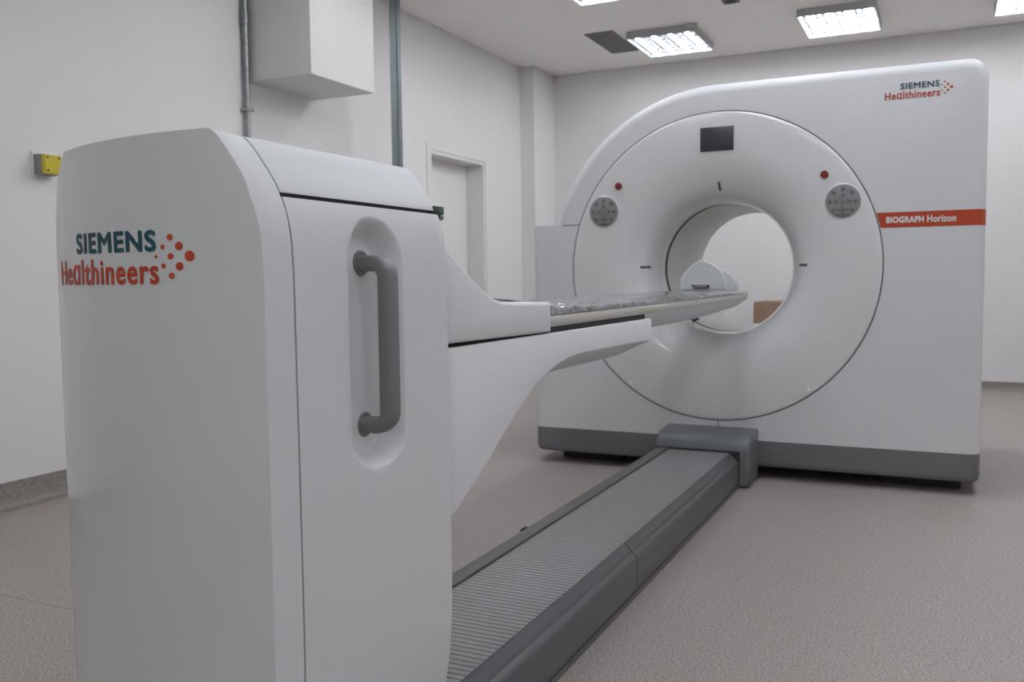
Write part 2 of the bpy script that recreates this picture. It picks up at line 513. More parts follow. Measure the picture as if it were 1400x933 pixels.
# ------------------------------------------------------------------ cardboard boxes behind the scanner
def carton(x0, x1, y0, y1, z0, z1, label):
    t = empty('cardboard_box', ((x0 + x1) / 2, (y0 + y1) / 2, z0), label, 'box', 'cartons behind the scanner')
    cx, cy = (x0 + x1) / 2, (y0 + y1) / 2
    box('carton', x0 - cx, x1 - cx, y0 - cy, y1 - cy, 0, z1 - z0, 'card', t, bev=0.004)
    box('flap', x0 - cx + .004, -0.003, y0 - cy + .004, y1 - cy - .004, z1 - z0, z1 - z0 + 0.005, 'card', t)
    box('flap', 0.003, x1 - cx - .004, y0 - cy + .004, y1 - cy - .004, z1 - z0, z1 - z0 + 0.005, 'card', t)
    box('packing_tape', -0.03, 0.03, y0 - cy + .002, y1 - cy - .002, z1 - z0 + 0.0052, z1 - z0 + 0.006, 'tape', t)
    return t
carton(-0.46, 0.10, 3.40, 3.95, 0.0, 0.40, 'lower brown cardboard box behind the scanner, under another one')
carton(-0.455, 0.08, 3.42, 3.93, 0.4065, 0.765, 'brown cardboard box seen through the scanner bore')

# ------------------------------------------------------------------ scanner gantry
ZC = 1.039
G = empty('scanner_gantry', (0.09, 0.65, 0), 'large white ring scanner gantry with red stripe and grey plinth', 'scanner')
RG = 0.7625            # hole for the front ring
GD = 1.30              # depth
ZS = 1.275             # joint between upper and lower covers

def offset_path(path, dist):
    """path: open polyline of (x, z) traversed with the outside on its left; returns it moved inward by dist"""
    out = []
    n = len(path)
    for i in range(n):
        a = Vector(path[max(i - 1, 0)]); b = Vector(path[i]); c_ = Vector(path[min(i + 1, n - 1)])
        d1 = (b - a).normalized() if i > 0 else (c_ - b).normalized()
        d2 = (c_ - b).normalized() if i < n - 1 else d1
        n1 = Vector((d1.y, -d1.x)); n2 = Vector((d2.y, -d2.x))
        nn = (n1 + n2).normalized()
        k = dist / max(nn.dot(n1), 0.3)
        out.append((b.x + nn.x * k, b.y + nn.y * k))
    return out

def arc(cx, cz, r, a0, a1, n):
    return [(cx + r * math.cos(math.radians(a0 + (a1 - a0) * i / n)), cz + r * math.sin(math.radians(a0 + (a1 - a0) * i / n))) for i in range(n + 1)]

def cover_piece(name, path, inner, rad, parent, nseg=6):
    """outer open path (x,z) from left to right (outside on the left), inner path closing the front face around the ring hole"""
    V = []; Fc = []
    rows = []
    for k in range(nseg + 1):
        a = PI / 2 * k / nseg
        off = rad * (1 - math.sin(a)); y = rad * (1 - math.cos(a))
        rows.append((off, y))
    rows.append((0.0, GD - rad))
    for k in range(1, 4):
        a = PI / 2 * k / 3
        rows.append((rad * (1 - math.cos(a)), GD - rad + rad * math.sin(a)))
    n = len(path)
    for off, y in rows:
        pth = offset_path(path, off) if off > 1e-6 else path
        # end points stay on the joint line
        pth = list(pth)
        pth[0] = (pth[0][0], path[0][1]); pth[-1] = (pth[-1][0], path[-1][1])
        V += [(x, y, z) for x, z in pth]
    for i in range(len(rows) - 1):
        for k in range(n - 1):
            Fc.append((i * n + k, i * n + k + 1, (i + 1) * n + k + 1, (i + 1) * n + k))
    b0 = len(V)
    V += [(x, 0, z) for x, z in inner]
    m_ = len(inner)
    Fc.append(tuple(range(n)) + tuple(range(b0, b0 + m_)))
    # rear face with a smaller hole
    rr = [(x * 0.82, GD, ZC + (z - ZC) * 0.82) if abs(math.hypot(x, z - ZC) - RG) < 1e-4 else (x, GD, z) for x, z in inner]
    b1 = len(V)
    V += rr
    lastr = (len(rows) - 1) * n
    Fc.append(tuple(range(lastr, lastr + n)) + tuple(range(b1, b1 + m_)))
    # inner collar
    for k in range(m_ - 1):
        Fc.append((b0 + k, b0 + k + 1, b1 + k + 1, b1 + k))
    bm = bmesh.new()
    bv = [bm.verts.new(v_) for v_ in V]
    for f in Fc:
        try: bm.faces.new([bv[i] for i in f])
        except ValueError: pass
    big = [f for f in bm.faces if len(f.verts) > 4]
    bmesh.ops.triangulate(bm, faces=big)
    return bm_obj(name, bm, 'shell', parent, True, 30)

ang_s = math.degrees(math.asin((ZS - ZC) / RG))
RO = 0.897
ang_o = math.degrees(math.asin((ZS - ZC) / RO))
XRG = 1.172
up = arc(0, ZC, RO, 180 - ang_o, 90, 40)
rc = 0.085
zt = ZC + RO
for i in range(1, 8): up.append(((XRG - rc) * i / 8, zt))
up += arc(XRG - rc, zt - rc, rc, 90, 0, 10)
for i in range(1, 5): up.append((XRG, zt - rc + (ZS - zt + rc) * i / 4))
inner = arc(0, ZC, RG, ang_s, 180 - ang_s, 60)
cover_piece('upper_cover', up, inner, 0.05, G)

ZP = 0.190             # plinth top
XLG = -0.992
def rounded_side_path(zb, ztop, rb):
    """lower cover: left top -> down -> along bottom -> right top; outside on the left means counter-clockwise seen with z up from behind..."""
    p_ = [(XRG, ztop)]
    p_ += [(XRG, ztop + (zb - ztop) * i / 4) for i in range(1, 4)]
    p_ += [(XRG, zb)]
    return p_

def lower_cover():
    # front face polygon around the lower half of the ring, vertical side edges rounded in plan
    rad = 0.05
    V = []; Fc = []
    # side surfaces as plan profile swept in z
    def plan(sx, xo, r):
        pts = []
        for k in range(7):
            a = PI / 2 * k / 6
            pts.append((xo - sx * r * (1 - math.sin(a)), r * (1 - math.cos(a))))
        pts.append((xo, GD - 0.03)); pts.append((xo - sx * 0.03, GD))
        return pts
    pr_ = plan(1, XRG, rad); pl_ = plan(-1, XLG, 0.03)
    ring = []
    for x, y in reversed(pl_): ring.append((x, y))
    ring_front_start = ring[-1]
    bm = bmesh.new()
    def col(pts):
        lo = [bm.verts.new((x, y, ZP)) for x, y in pts]; hi = [bm.verts.new((x, y, ZS)) for x, y in pts]
        for k in range(len(pts) - 1):
            bm.faces.new((lo[k], lo[k + 1], hi[k + 1], hi[k]))
        return lo, hi
    rlo, rhi = col(pr_); llo, lhi = col(pl_)
    inn = arc(0, ZC, RG, 180 - ang_s, 360 + ang_s, 90)
    fi = [bm.verts.new((x, 0, z)) for x, z in inn]
    def fill(arcv, lh, ll, rl, rh):
        n_ = len(arcv) - 1
        a_at = lambda k: 180 - ang_s + (180 + 2 * ang_s) * k / n_
        cur = lh
        for k in range(n_):
            am = a_at(k + 0.5)
            want = lh if am < 180 else ll if am < 270 else rl if am < 360 else rh
            while cur is not want:
                nxt = {lh: ll, ll: rl, rl: rh}[cur]
                bm.faces.new((cur, nxt, arcv[k])); cur = nxt
            bm.faces.new((cur, arcv[k], arcv[k + 1]))
    fill(fi, lhi[0], llo[0], rlo[0], rhi[0])
    RB = RG * 0.82
    asb = math.degrees(math.asin((ZS - ZC) / RB))
    inb = arc(0, ZC, RB, 180 - asb, 360 + asb, 90)
    bi = [bm.verts.new((x, GD, z)) for x, z in inb]
    fill(bi, lhi[-1], llo[-1], rlo[-1], rhi[-1])
    for k in range(len(fi) - 1):
        bm.faces.new((fi[k], fi[k + 1], bi[k + 1], bi[k]))
    bm.faces.new(llo + rlo[::-1])
    bm.faces.new(lhi + [bi[0], fi[0]])
    bm.faces.new(rhi + [bi[-1], fi[-1]])
    bmesh.ops.triangulate(bm, faces=[f for f in bm.faces if len(f.verts) > 4])
    return bm_obj('lower_cover', bm, 'shell', G, True, 30)
lower_cover()

# plinth: plan outline with rounded corners, swept in z with a rounded lower edge
def plan_outline(x0, x1, y0, y1, r, n=6):
    pts = []
    for cx, cy, a0 in ((x1 - r, y0 + r, -90), (x1 - r, y1 - r, 0), (x0 + r, y1 - r, 90), (x0 + r, y0 + r, 180)):
        for k in range(n + 1):
            a = math.radians(a0 + 90 * k / n)
            pts.append((cx + r * math.cos(a), cy + r * math.sin(a)))
    return pts
rings = []
for off, z in ((0.03, 0.058), (0.012, 0.062), (0.003, 0.072), (0.0, 0.09), (0.0, ZP - 0.001)):
    rings.append([(x, y, z) for x, y in plan_outline(XLG + off, XRG - off, 0.0 + off, GD - off, 0.05)])
sweep_profile('plinth', rings, 'grey', G, angle=45)
for (x, y) in ((-0.72, 0.23), (0.93, 0.21), (-0.72, 1.15), (0.93, 1.15)):
    box('foot', x - 0.17, x + 0.17, y - 0.07, y + 0.07, 0, 0.06, 'foot', G, bev=0.004)

# front ring with funnel
def bez(p0, p1, p2, p3, n):
    out = []
    for i in range(n + 1):
        t = i / n; s_ = 1 - t
        out.append(tuple(s_ ** 3 * a + 3 * s_ * s_ * t * b + 3 * s_ * t * t * c_ + t ** 3 * d_ for a, b, c_, d_ in zip(p0, p1, p2, p3)))
    return out
YD = -0.008
prof = [(0.757, 0.03), (0.757, 0.0), (0.7555, -0.004), (0.751, -0.007), (0.742, YD), (0.70, YD - 0.001), (0.64, YD - 0.002)]
prof += bez((0.60, YD - 0.002), (0.43, YD), (0.335, 0.06), (0.330, 0.24), 28)
lathe('front_ring', prof, 'gloss', G, (0, ZC), n=160, angle=40)
def ring_y(r):
    ps = [(0.64, YD - 0.002)] + bez((0.60, YD - 0.002), (0.43, YD), (0.335, 0.06), (0.330, 0.24), 60)
    if r >= 0.64: return YD - 0.0015
    for a, b in zip(ps, ps[1:]):
        if b[0] <= r <= a[0]:
            t = (a[0] - r) / max(a[0] - b[0], 1e-9)
            return a[1] + t * (b[1] - a[1])
    return 0.24
lathe('seam_ring', [(0.7565, 0.006), (0.763, 0.006), (0.763, 0.02), (0.7565, 0.02)], 'line', G, (0, ZC), n=160, close=True)
lathe('scan_window', [(0.330, 0.24), (0.3355, 0.244), (0.3355, 0.283), (0.331, 0.287)], 'gap2', G, (0, ZC), n=128)
lathe('bore_liner', [(0.331, 0.287), (0.331, 0.5), (0.331, 0.8), (0.328, 1.03), (0.331, 1.035)], 'bore', G, (0, ZC), n=128)
lathe('rear_funnel', bez((0.331, 1.035), (0.335, 1.16), (0.42, 1.29), (0.56, 1.302), 16) + [(0.63, 1.302), (0.63, 1.29)], 'gloss', G, (0, ZC), n=128)

mesh_obj('latch', [(-0.197, 0.236, 0.755), (-0.150, 0.236, 0.768), (-0.150, 0.236, 0.779), (-0.197, 0.236, 0.764), (-0.197, 0.25, 0.755), (-0.150, 0.25, 0.768), (-0.150, 0.25, 0.779), (-0.197, 0.25, 0.764)], [(0, 1, 2, 3), (4, 5, 6, 7), (0, 1, 5, 4), (1, 2, 6, 5), (2, 3, 7, 6), (3, 0, 4, 7)], 'dark', G)
# front joint lines
box('joint_line', -0.002 + 0.010, 0.002 + 0.010, -0.0006, 0.002, ZP, ZC - 0.757, 'line', G)
xl0 = -math.sqrt(0.85 ** 2 - (ZS - ZC) ** 2); xr0 = -math.sqrt(RG ** 2 - (ZS - ZC) ** 2)
box('joint_line', xl0, xr0, -0.0006, 0.002, ZS - 0.004, ZS + 0.001, 'line', G)

# display, keypads, buttons, laser windows, screw caps
dsp = box('display', -0.081, 0.081, YD - 0.008, 0.0, 1.606, 1.722, 'screen', G, bev=0.002)
def facing_disc(name, x, z, r, y0, y1, material, parent, n=40, bev=0.002):
    return cyl(name, (x, y0, z), (x, y1, z), r, material, parent, n=n, bev=bev)
for sx in (-1, 1):
    kx, kz = sx * 0.583, 1.335
    lathe('keypad_rim', [(0.083, -0.0105), (0.0795, -0.0135), (0.076, -0.0105)], 'gloss', G, (kx, kz), n=48)
    kp = facing_disc('keypad', kx, kz, 0.077, -0.014, 0.0, 'keypad', G, 48)
    def key(r, ang, s_, name='key'):
        px, pz = kx + r * math.cos(math.radians(ang)), kz + r * math.sin(math.radians(ang))
        facing_disc(name, px, pz, s_, -0.0155, -0.012, 'key', kp, 16, 0.0008)
        return px, pz
    key(0, 0, 0.012)
    for k in range(4): 
        px, pz = key(0.030, 90 * k, 0.010)
        box('symbol', px - 0.003, px + 0.003, -0.0162, -0.015, pz - 0.003, pz + 0.003, 'keysym', kp)
    for k in range(8):
        px, pz = key(0.057, 45 * k, 0.0105)
        box('symbol', px - 0.0045, px + 0.0045, -0.0162, -0.015, pz - 0.003, pz + 0.003, 'keysym', kp)
    lathe('key_ring', [(0.0205, -0.0135), (0.0205, -0.0148), (0.0190, -0.0148), (0.0190, -0.0135)], 'keysym', kp, (kx, kz), n=32)
    # rocker arcs under the key crosses
    for rr_, a0, a1 in ((0.042, 235, 305), (0.067, 245, 295)):
        V = []; Fc = []
        for k in range(11):
            a = math.radians(a0 + (a1 - a0) * k / 10)
            for r_ in (rr_ - 0.0025, rr_ + 0.0025):
                for y_ in (-0.0135, -0.0155):
                    V.append((kx + r_ * math.cos(a), y_, kz + r_ * math.sin(a)))
        for k in range(10):
            b_ = 4 * k
            Fc += [(b_, b_ + 1, b_ + 5, b_ + 4), (b_ + 1, b_ + 3, b_ + 7, b_ + 5), (b_ + 3, b_ + 2, b_ + 6, b_ + 7), (b_ + 2, b_, b_ + 4, b_ + 6)]
        mesh_obj('rocker', V, Fc, 'keysym', kp)
    bx_, bz_ = sx * 0.501, 1.4625
    bt_ = facing_disc('stop_button', bx_, bz_, 0.0185, -0.028, -0.005, 'redbtn', G, 24, 0.004)
    facing_disc('stop_collar', bx_, bz_, 0.0205, -0.013, -0.004, 'shell', bt_, 24, 0.001)
def slot_window(x, z, horizontal):
    r = math.hypot(x, z - ZC)
    a, b = (0.021, 0.0065) if horizontal else (0.0065, 0.021)
    V = []; Fc = []
    n = 8
    for i in range(n + 1):
        for sgn in (-1, 1):
            t = -1 + 2 * i / n
            px, pz = (x + a * t, z + b * sgn) if horizontal else (x + a * sgn, z + b * t)
            V.append((px, ring_y(math.hypot(px, pz - ZC)) - 0.0012, pz))
    for i in range(n):
        Fc.append((2 * i, 2 * i + 1, 2 * i + 3, 2 * i + 2))
    V2 = [(x_, y_ + 0.004, z_) for x_, y_, z_ in V]
    k0 = len(V); V += V2
    Fc += [tuple(k0 + q for q in f) for f in Fc]
    return mesh_obj('laser_window', V, Fc, 'laser', G, True, 30)
slot_window(0.0, ZC + 0.402, False)
slot_window(-0.385, ZC + 0.008, True); slot_window(0.402, ZC + 0.006, True)
for sx in (-1, 1):
    x, z = sx * 0.437, 0.452
    facing_disc('screw_cap', x, z, 0.0115, YD - 0.009, 0.0, 'white', G, 20, 0.002)

# red stripe with lettering
def stripe():
    rad = 0.05; off = 0.0012
    pl = []
    # front part starts at the ring seam (slanted left end)
    for k in range(7):
        a = PI / 2 * k / 6
        pl.append((XRG - rad * (1 - math.sin(a)) + off * math.sin(a), rad * (1 - math.cos(a)) - off * math.cos(a)))
    pl.append((XRG + off, 0.12)); pl.append((XRG + off, GD - 0.05))
    zb, ztp = 1.207, 1.2765
    def xs(z): return math.sqrt(0.765 ** 2 - (z - ZC) ** 2)
    V = [(xs(zb), -off, zb)] + [(x, y, zb) for x, y in pl] + [(xs(ztp), -off, ztp)] + [(x, y, ztp) for x, y in pl]
    n = len(pl) + 1
    Fc = [(k, k + 1, n + k + 1, n + k) for k in range(n - 1)]
    V2 = [(xs(zb), 0.0, zb)] + [(x - (off if i > 5 else 0), y + off, zb) for i, (x, y) in enumerate(pl)] + [(xs(ztp), 0.0, ztp)] + [(x - (off if i > 5 else 0), y + off, ztp) for i, (x, y) in enumerate(pl)]
    k0 = len(V); V += V2
    Fc += [tuple(k0 + q for q in f) for f in Fc]
    Fc += [(k, k + 1, k0 + k + 1, k0 + k) for k in range(n - 1)] + [(n + k, n + k + 1, k0 + n + k + 1, k0 + n + k) for k in range(n - 1)]
    Fc += [(0, n, k0 + n, k0)]
    return mesh_obj('red_stripe', V, Fc, 'stripe', G, True, 40)
sp = stripe()

flat = lambda u, v_, l: (u, -0.0020 - l, v_)
bold_text('lettering', 'BIOGRAPH', 0.769, 0.925, 1.2275, 1.2565, 0.0016, flat, 'white', sp)
bold_text('lettering', 'Horizon', 0.938, 1.054, 1.2265, 1.2585, 0.0013, flat, 'white', sp)

# the two-line wordmark with dots: unit coordinates, width of the second line = 1
DOTS = [(1.199, 0.155, 0.0305), (1.135, 0.212, 0.024), (1.135, 0.098, 0.024), (1.080, 0.155, 0.0185), (1.078, 0.262, 0.0185), (1.083, 0.046, 0.0185),
        (1.030, 0.208, 0.014), (1.032, 0.102, 0.014), (0.985, 0.155, 0.010)]
def dot_mesh(cu, cv, r, place, n=20):
    V = [place(cu, cv, 0)] + [place(cu + r * math.cos(2 * PI * k / n), cv + r * math.sin(2 * PI * k / n), 0) for k in range(n)]
    Fc = [(0, 1 + k, 1 + (k + 1) % n) for k in range(n)]
    return V, Fc
def wordmark(place, parent):
    for body, u0, u1, v0, v1, mt, bd in (('SIEMENS', 0.283, 0.988, 0.182, 0.307, 'teal', 0.0060), ('He\u0251lthineers', 0.0, 1.0, -0.003, 0.150, 'orange', 0.0050)):
        lo = bold_text('lettering', body, u0, u1, v0, v1, bd, place, mt, parent)
        lo['label'] = 'teal capital lettering' if mt == 'teal' else 'orange-red lettering'
    for cu, cv, r in DOTS:
        V, Fc = dot_mesh(cu, cv, r, place)
        mesh_obj('logo_dot', V, Fc, 'orange', parent)
LG = 0.226
wordmark(lambda u, v_, l: (0.754 + u * LG, -0.0010 - l, 1.779 + v_ * LG), G)
rebase(G)

# ------------------------------------------------------------------ patient table: pedestal, cantilever, pallet
TB = empty('patient_table', (0, -3.25, 0), 'white patient table with pedestal, grey side handle and cantilevered pallet', 'patient table')
YS, YE = -3.467, -3.030         # seam plane and front end of the pedestal
prof_half = [(0.150, 0.150), (0.160, 0.178), (0.172, 0.215), (0.183, 0.252), (0.192, 0.302), (0.1975, 0.364), (0.200, 0.45), (0.2005, 0.60), (0.2005, 0.75), (0.200, 0.9),
             (0.200, 0.98), (0.1990, 1.025), (0.1965, 1.062), (0.1905, 1.093), (0.181, 1.118), (0.169, 1.140), (0.151, 1.165), (0.133, 1.188), (0.1185, 1.2010), (0.110, 1.2035), (0.06, 1.2045), (0.0, 1.2045)]
def catmull(pts, sub):
    out = []
    for i in range(len(pts) - 1):
        p0 = Vector(pts[max(i - 1, 0)]); p1 = Vector(pts[i]); p2 = Vector(pts[i + 1]); p3 = Vector(pts[min(i + 2, len(pts) - 1)])
        for k in range(sub):
            t = k / sub
            q = 0.5 * ((2 * p1) + (p2 - p0) * t + (2 * p0 - 5 * p1 + 4 * p2 - p3) * t * t + (3 * p1 - p0 - 3 * p2 + p3) * t ** 3)
            out.append((q.x, q.y))
    out.append(tuple(pts[-1]))
    return out
prof_half = catmull(prof_half[:19], 3) + prof_half[19:]
def prof_x(z):
    for (xa, za), (xb, zb) in zip(prof_half, prof_half[1:]):
        if za <= z <= zb and zb > za:
            return xa + (z - za) / (zb - za) * (xb - xa)
    return 0.0
# crease profile of the glossy end cap
CREASE = [(0.0, 0.980), (0.9, 0.988), (1.0, 0.990), (1.052, 0.992), (1.109, 1.0), (1.152, 1.06), (1.185, 1.115), (1.2025, 1.16), (1.3, 1.16)]
def crease(x, z):
    for (za, ka), (zb_, kb) in zip(CREASE, CREASE[1:]):
        if za <= z <= zb_: return x * (ka + (kb - ka) * (z - za) / (zb_ - za))
    return x
RC, CY = 0.407, -3.170
def arc_y(x): return CY - math.sqrt(max(RC * RC - x * x, 1e-6))

def end_cap():
    bm = bmesh.new()
    halfA = prof_half[:]
    right = [(x, z) for x, z in halfA]; left = [(-x, z) for x, z in reversed(halfA[:-1])]
    loop = right + left
    n = len(loop)
    ya = YS - 0.0025
    ringA = [bm.verts.new((x, ya, z)) for x, z in loop]
    ringM = []
    for x, z in loop:
        cxx = crease(x, z)
        xm = x + (cxx - x) * 0.35
        ringM.append(bm.verts.new((xm, ya + (arc_y(cxx) - ya) * 0.5, z)))
    def bz(x, z): return z if z < 1.15 else min(z, 1.2005) - max(0.137 - x, 0) * 0.05 * min((z - 1.15) / 0.04, 1)
    ringB = [bm.verts.new((crease(x, z), arc_y(crease(x, z)), bz(x, z))) for x, z in loop]
    for k in range(n - 1):
        bm.faces.new((ringA[k], ringA[k + 1], ringM[k + 1], ringM[k])).material_index = 1
        bm.faces.new((ringM[k], ringM[k + 1], ringB[k + 1], ringB[k])).material_index = 1
    crease_edges = [bm.edges.get((ringB[k], ringB[k + 1])) for k in range(n - 1)]
    # back face rows
    h = len(halfA)
    Mc = 24
    rows = []
    for i in range(h - 1):
        r_, l_ = ringB[i], ringB[n - 1 - i]
        row = [r_]
        for j in range(1, Mc):
            fr = (0.012 if j == 1 else 0.03 if j == 2 else 0.97 if j == Mc - 2 else 0.988 if j == Mc - 1 else 0.03 + 0.94 * (j - 2) / (Mc - 4))
            x = r_.co.x + (l_.co.x - r_.co.x) * fr
            row.append(bm.verts.new((x, arc_y(x), r_.co.z + (l_.co.z - r_.co.z) * fr)))
        row.append(l_)
        rows.append(row)
    for a, b in zip(rows, rows[1:]):
        for j in range(Mc):
            bm.faces.new((a[j], a[j + 1], b[j + 1], b[j]))
    # close to the apex
    top = ringB[h - 1]
    for j in range(Mc):
        bm.faces.new((rows[-1][j], rows[-1][j + 1], top))
    # front end towards the seam and underside
    bm.faces.new(ringA[::-1])
    bm.faces.new([ringA[0], ringM[0], ringB[0]] + rows[0][1:-1] + [ringB[-1], ringM[-1], ringA[-1]])
    bmesh.ops.recalc_face_normals(bm, faces=bm.faces)
    bmesh.ops.bevel(bm, geom=crease_edges, offset=0.004, segments=3, affect='EDGES', profile=0.5, clamp_overlap=True)
    o_ = bm_obj('end_cap', bm, 'cap', TB, True, 40, recalc=False)
    o_.data.materials.append(M['satin'])
    return o_
cap = end_cap()

# seam between cap and side panels (a dark core inside)
rings = []
for y in (YS - 0.004, YE - 0.004):
    pr2 = [(x * 0.965, z - 0.006 if z > 1.1 else z) for x, z in prof_half]
    loop = pr2 + [(-x, z) for x, z in reversed(pr2[:-1])]
    if y > -3.1:
        pass
    rings.append([(x * (0.80 if False else 1), y, z) for x, z in loop])

# side panels with a scooped handle recess (right) and plain (left)
ZSLOT = 1.118
RYC, RZ0, RZ1, RHW = -3.264, 0.698, 1.100, 0.0755
def scoop(y, z):
    et, eb = 0.070, 0.052
    dz = (z - (RZ1 - et)) / et if z > RZ1 - et else ((RZ0 + eb) - z) / eb if z < RZ0 + eb else 0.0
    s_ = 1 - math.hypot((y - RYC) / RHW, dz)
    if s_ <= 0: return 0.0
    t = min(s_ / 0.55, 1.0)
    return 0.036 * math.sin(PI / 2 * t) ** 1.6
def grid_lines(a, b, fa, fb, coarse, fine):
    out = []
    v_ = a
    while v_ < b - 1e-6:
        out.append(v_)
        v_ += fine if fa - 0.004 <= v_ < fb + 0.004 else coarse
    out.append(b)
    return out
def side_panel(sx, recess):
    y0, y1 = YS + 0.0015, YE
    ys = grid_lines(y0, y1, RYC - RHW, RYC + RHW, 0.02, 0.0018)
    zs = grid_lines(0.150, ZSLOT - 0.003, RZ0, RZ1, 0.010, 0.002)
    V = []; Fc = []
    for z in zs:
        for y in ys:
            x = prof_x(z)
            if recess: x -= scoop(y, z)
            # rounded front and rear edge
            e1 = y1 - y
            if e1 < 0.014: x -= 0.014 - math.sqrt(max(0.014 ** 2 - (0.014 - e1) ** 2, 0))
            V.append((sx * x, y, z))
    n = len(ys)
    for i in range(len(zs) - 1):
        for j in range(n - 1):
            Fc.append((i * n + j, i * n + j + 1, (i + 1) * n + j + 1, (i + 1) * n + j))
    # inner skin
    b0 = len(V)
    rim = [(0, j) for j in range(n)] + [(i, n - 1) for i in range(1, len(zs))] + [(len(zs) - 1, j) for j in range(n - 2, -1, -1)] + [(i, 0) for i in range(len(zs) - 2, 0, -1)]
    for i, j in rim:
        v_ = V[i * n + j]
        V.append((v_[0] - sx * 0.045, v_[1], v_[2]))
    m_ = len(rim)
    for k in range(m_):
        a = rim[k]; b = rim[(k + 1) % m_]
        Fc.append((a[0] * n + a[1], b[0] * n + b[1], b0 + (k + 1) % m_, b0 + k))
    Fc.append(tuple(range(b0, b0 + m_)))
    return mesh_obj('side_panel', V, Fc, 'satin', TB, True, 50)
side_panel(1, True)
side_panel(-1, False)

# dark core visible in the joints, front panel
core = [(0.155, 0.155), (0.158, 0.9), (0.150, 1.10), (0.12, 1.15), (0.0, 1.16)]
loop = core + [(-x, z) for x, z in reversed(core[:-1])]
sweep_profile('core', [[(x * 0.985, y, z) for x, z in loop] for y in (YS - 0.0035, YE - 0.03)], 'dark', TB)
box('front_panel', -0.152, 0.152, YE - 0.03, YE - 0.004, 0.16, 1.112, 'satin', TB, bev=0.004)
# slot shadow strip
box('slot_shadow', -0.176, 0.176, YS, YE - 0.02, ZSLOT - 0.003, ZSLOT + 0.004, 'dark', TB)

# lid above the slot
lidp = [(x, z) for x, z in prof_half if z > ZSLOT + 0.004]
lidp = [(prof_x(ZSLOT + 0.004) - 0.012, ZSLOT + 0.0035), (prof_x(ZSLOT + 0.0035) - 0.001, ZSLOT + 0.0035)] + lidp
loop = lidp + [(-x, z) for x, z in reversed(lidp[:-1])]
rings = []
for y, dx in ((YS + 0.0015, 0.0), (YE - 0.012, 0.0), (YE - 0.003, 0.003), (YE, 0.010)):
    rings.append([((x - math.copysign(min(dx, abs(x)), x)) , y, z - (dx * 0.6 if z > ZSLOT + 0.01 else 0)) for x, z in loop])
sweep_profile('lid', rings, 'satin', TB, angle=40)
br = box('hinge_bracket', 0.150, 0.182, YE - 0.02, YE + 0.012, ZSLOT - 0.002, ZSLOT + 0.012, 'green', TB, bev=0.001)
cyl('bolt', (0.172, YE + 0.003, ZSLOT - 0.006), (0.172, YE + 0.018, ZSLOT - 0.006), 0.006, 'strut', br, n=12)

# handle: rosettes and bent oval bar
HY, HX0, HX1 = -3.257, 0.164, 0.214
HZ1, HZ0 = 1.026, 0.766
hpath = []
hpath.append((HX0, HZ1)); hpath.append((HX0 + 0.02, HZ1 - 0.001))
rb = 0.024
for k in range(9):
    a = math.radians(90 - 90 * k / 8)
    hpath.append((HX1 - rb + rb * math.cos(a), HZ1 - rb + rb * math.sin(a)))
for k in range(1, 6):
    hpath.append((HX1, HZ1 - rb + (HZ0 - HZ1 + 2 * rb) * k / 6))
for k in range(9):
    a = math.radians(-90 * k / 8)
    hpath.append((HX1 - rb + rb * math.cos(a), HZ0 + rb + rb * math.sin(a)))
hpath.append((HX0 + 0.02, HZ0 + 0.001)); hpath.append((HX0, HZ0))
rings = []
for i, (x, z) in enumerate(hpath):
    a = Vector(hpath[max(i - 1, 0)]); b = Vector(hpath[min(i + 1, len(hpath) - 1)])
    t = (b - a).normalized(); nrm = Vector((-t.y, t.x))
    ring = []
    for k in range(20):
        th = 2 * PI * k / 20
        c_, s_ = math.cos(th), math.sin(th)
        e = 0.5
        u = math.copysign(abs(c_) ** e, c_) * 0.0165
        v_ = math.copysign(abs(s_) ** e, s_) * 0.0125
        ring.append((x + nrm.x * v_, HY + u, z + nrm.y * v_))
    rings.append(ring)
hb = sweep_profile('handle', rings, 'handle', TB, angle=50)
for z in (HZ1, HZ0):
    cyl('rosette', (HX0 - 0.006, HY, z), (HX0 + 0.003, HY, z), 0.0205, 'handle', hb, n=28, bev=0.003)

# logo on the curved end cap
LP, A0, Z0 = 0.236, -0.431, 0.997
def cap_place(u, v_, l):
    a = A0 + u * LP / RC
    r = RC + 0.0007 + l
    return (r * math.sin(a), CY - r * math.cos(a), Z0 + v_ * LP)
wordmark(cap_place, TB)

# arm housing (upper)
hp = [(-3.029, 0.880), (-3.029, 1.054), (-3.005, 1.047), (-2.975, 1.030), (-2.944, 1.012), (-2.915, 0.996), (-2.885, 0.981), (-2.85, 0.9655), (-2.82, 0.9565), (-2.787, 0.9510), (-2.74, 0.9485), (-2.545, 0.9435), (-2.5385, 0.938), (-2.5385, 0.8735)]
def extrude_yz(name, pts, half, material, parent, inset=0.008, end_narrow=None):
    V = []; Fc = []
    cx_ = sum(p_[0] for p_ in pts) / len(pts); cz_ = sum(p_[1] for p_ in pts) / len(pts)
    n = len(pts)
    inn = offset_closed(pts, inset)
    def hwid(y): return half if end_narrow is None else end_narrow(y)
    layers = []
    for sgn in (-1, 1):
        lay = []
        lay.append([(sgn * (hwid(p_[0]) - inset), p_[0], p_[1]) for p_ in pts])
        mid = offset_closed(pts, inset * 0.3)
        lay.append([(sgn * (hwid(p_[0]) - inset * 0.3), q[0], q[1]) for p_, q in zip(pts, mid)])
        lay.append([(sgn * hwid(p_[0]), q[0], q[1]) for p_, q in zip(pts, inn)])
        layers.append(lay)
    seq = layers[0][::-1] + layers[1]
    return sweep_profile(name, seq, material, parent, angle=50)
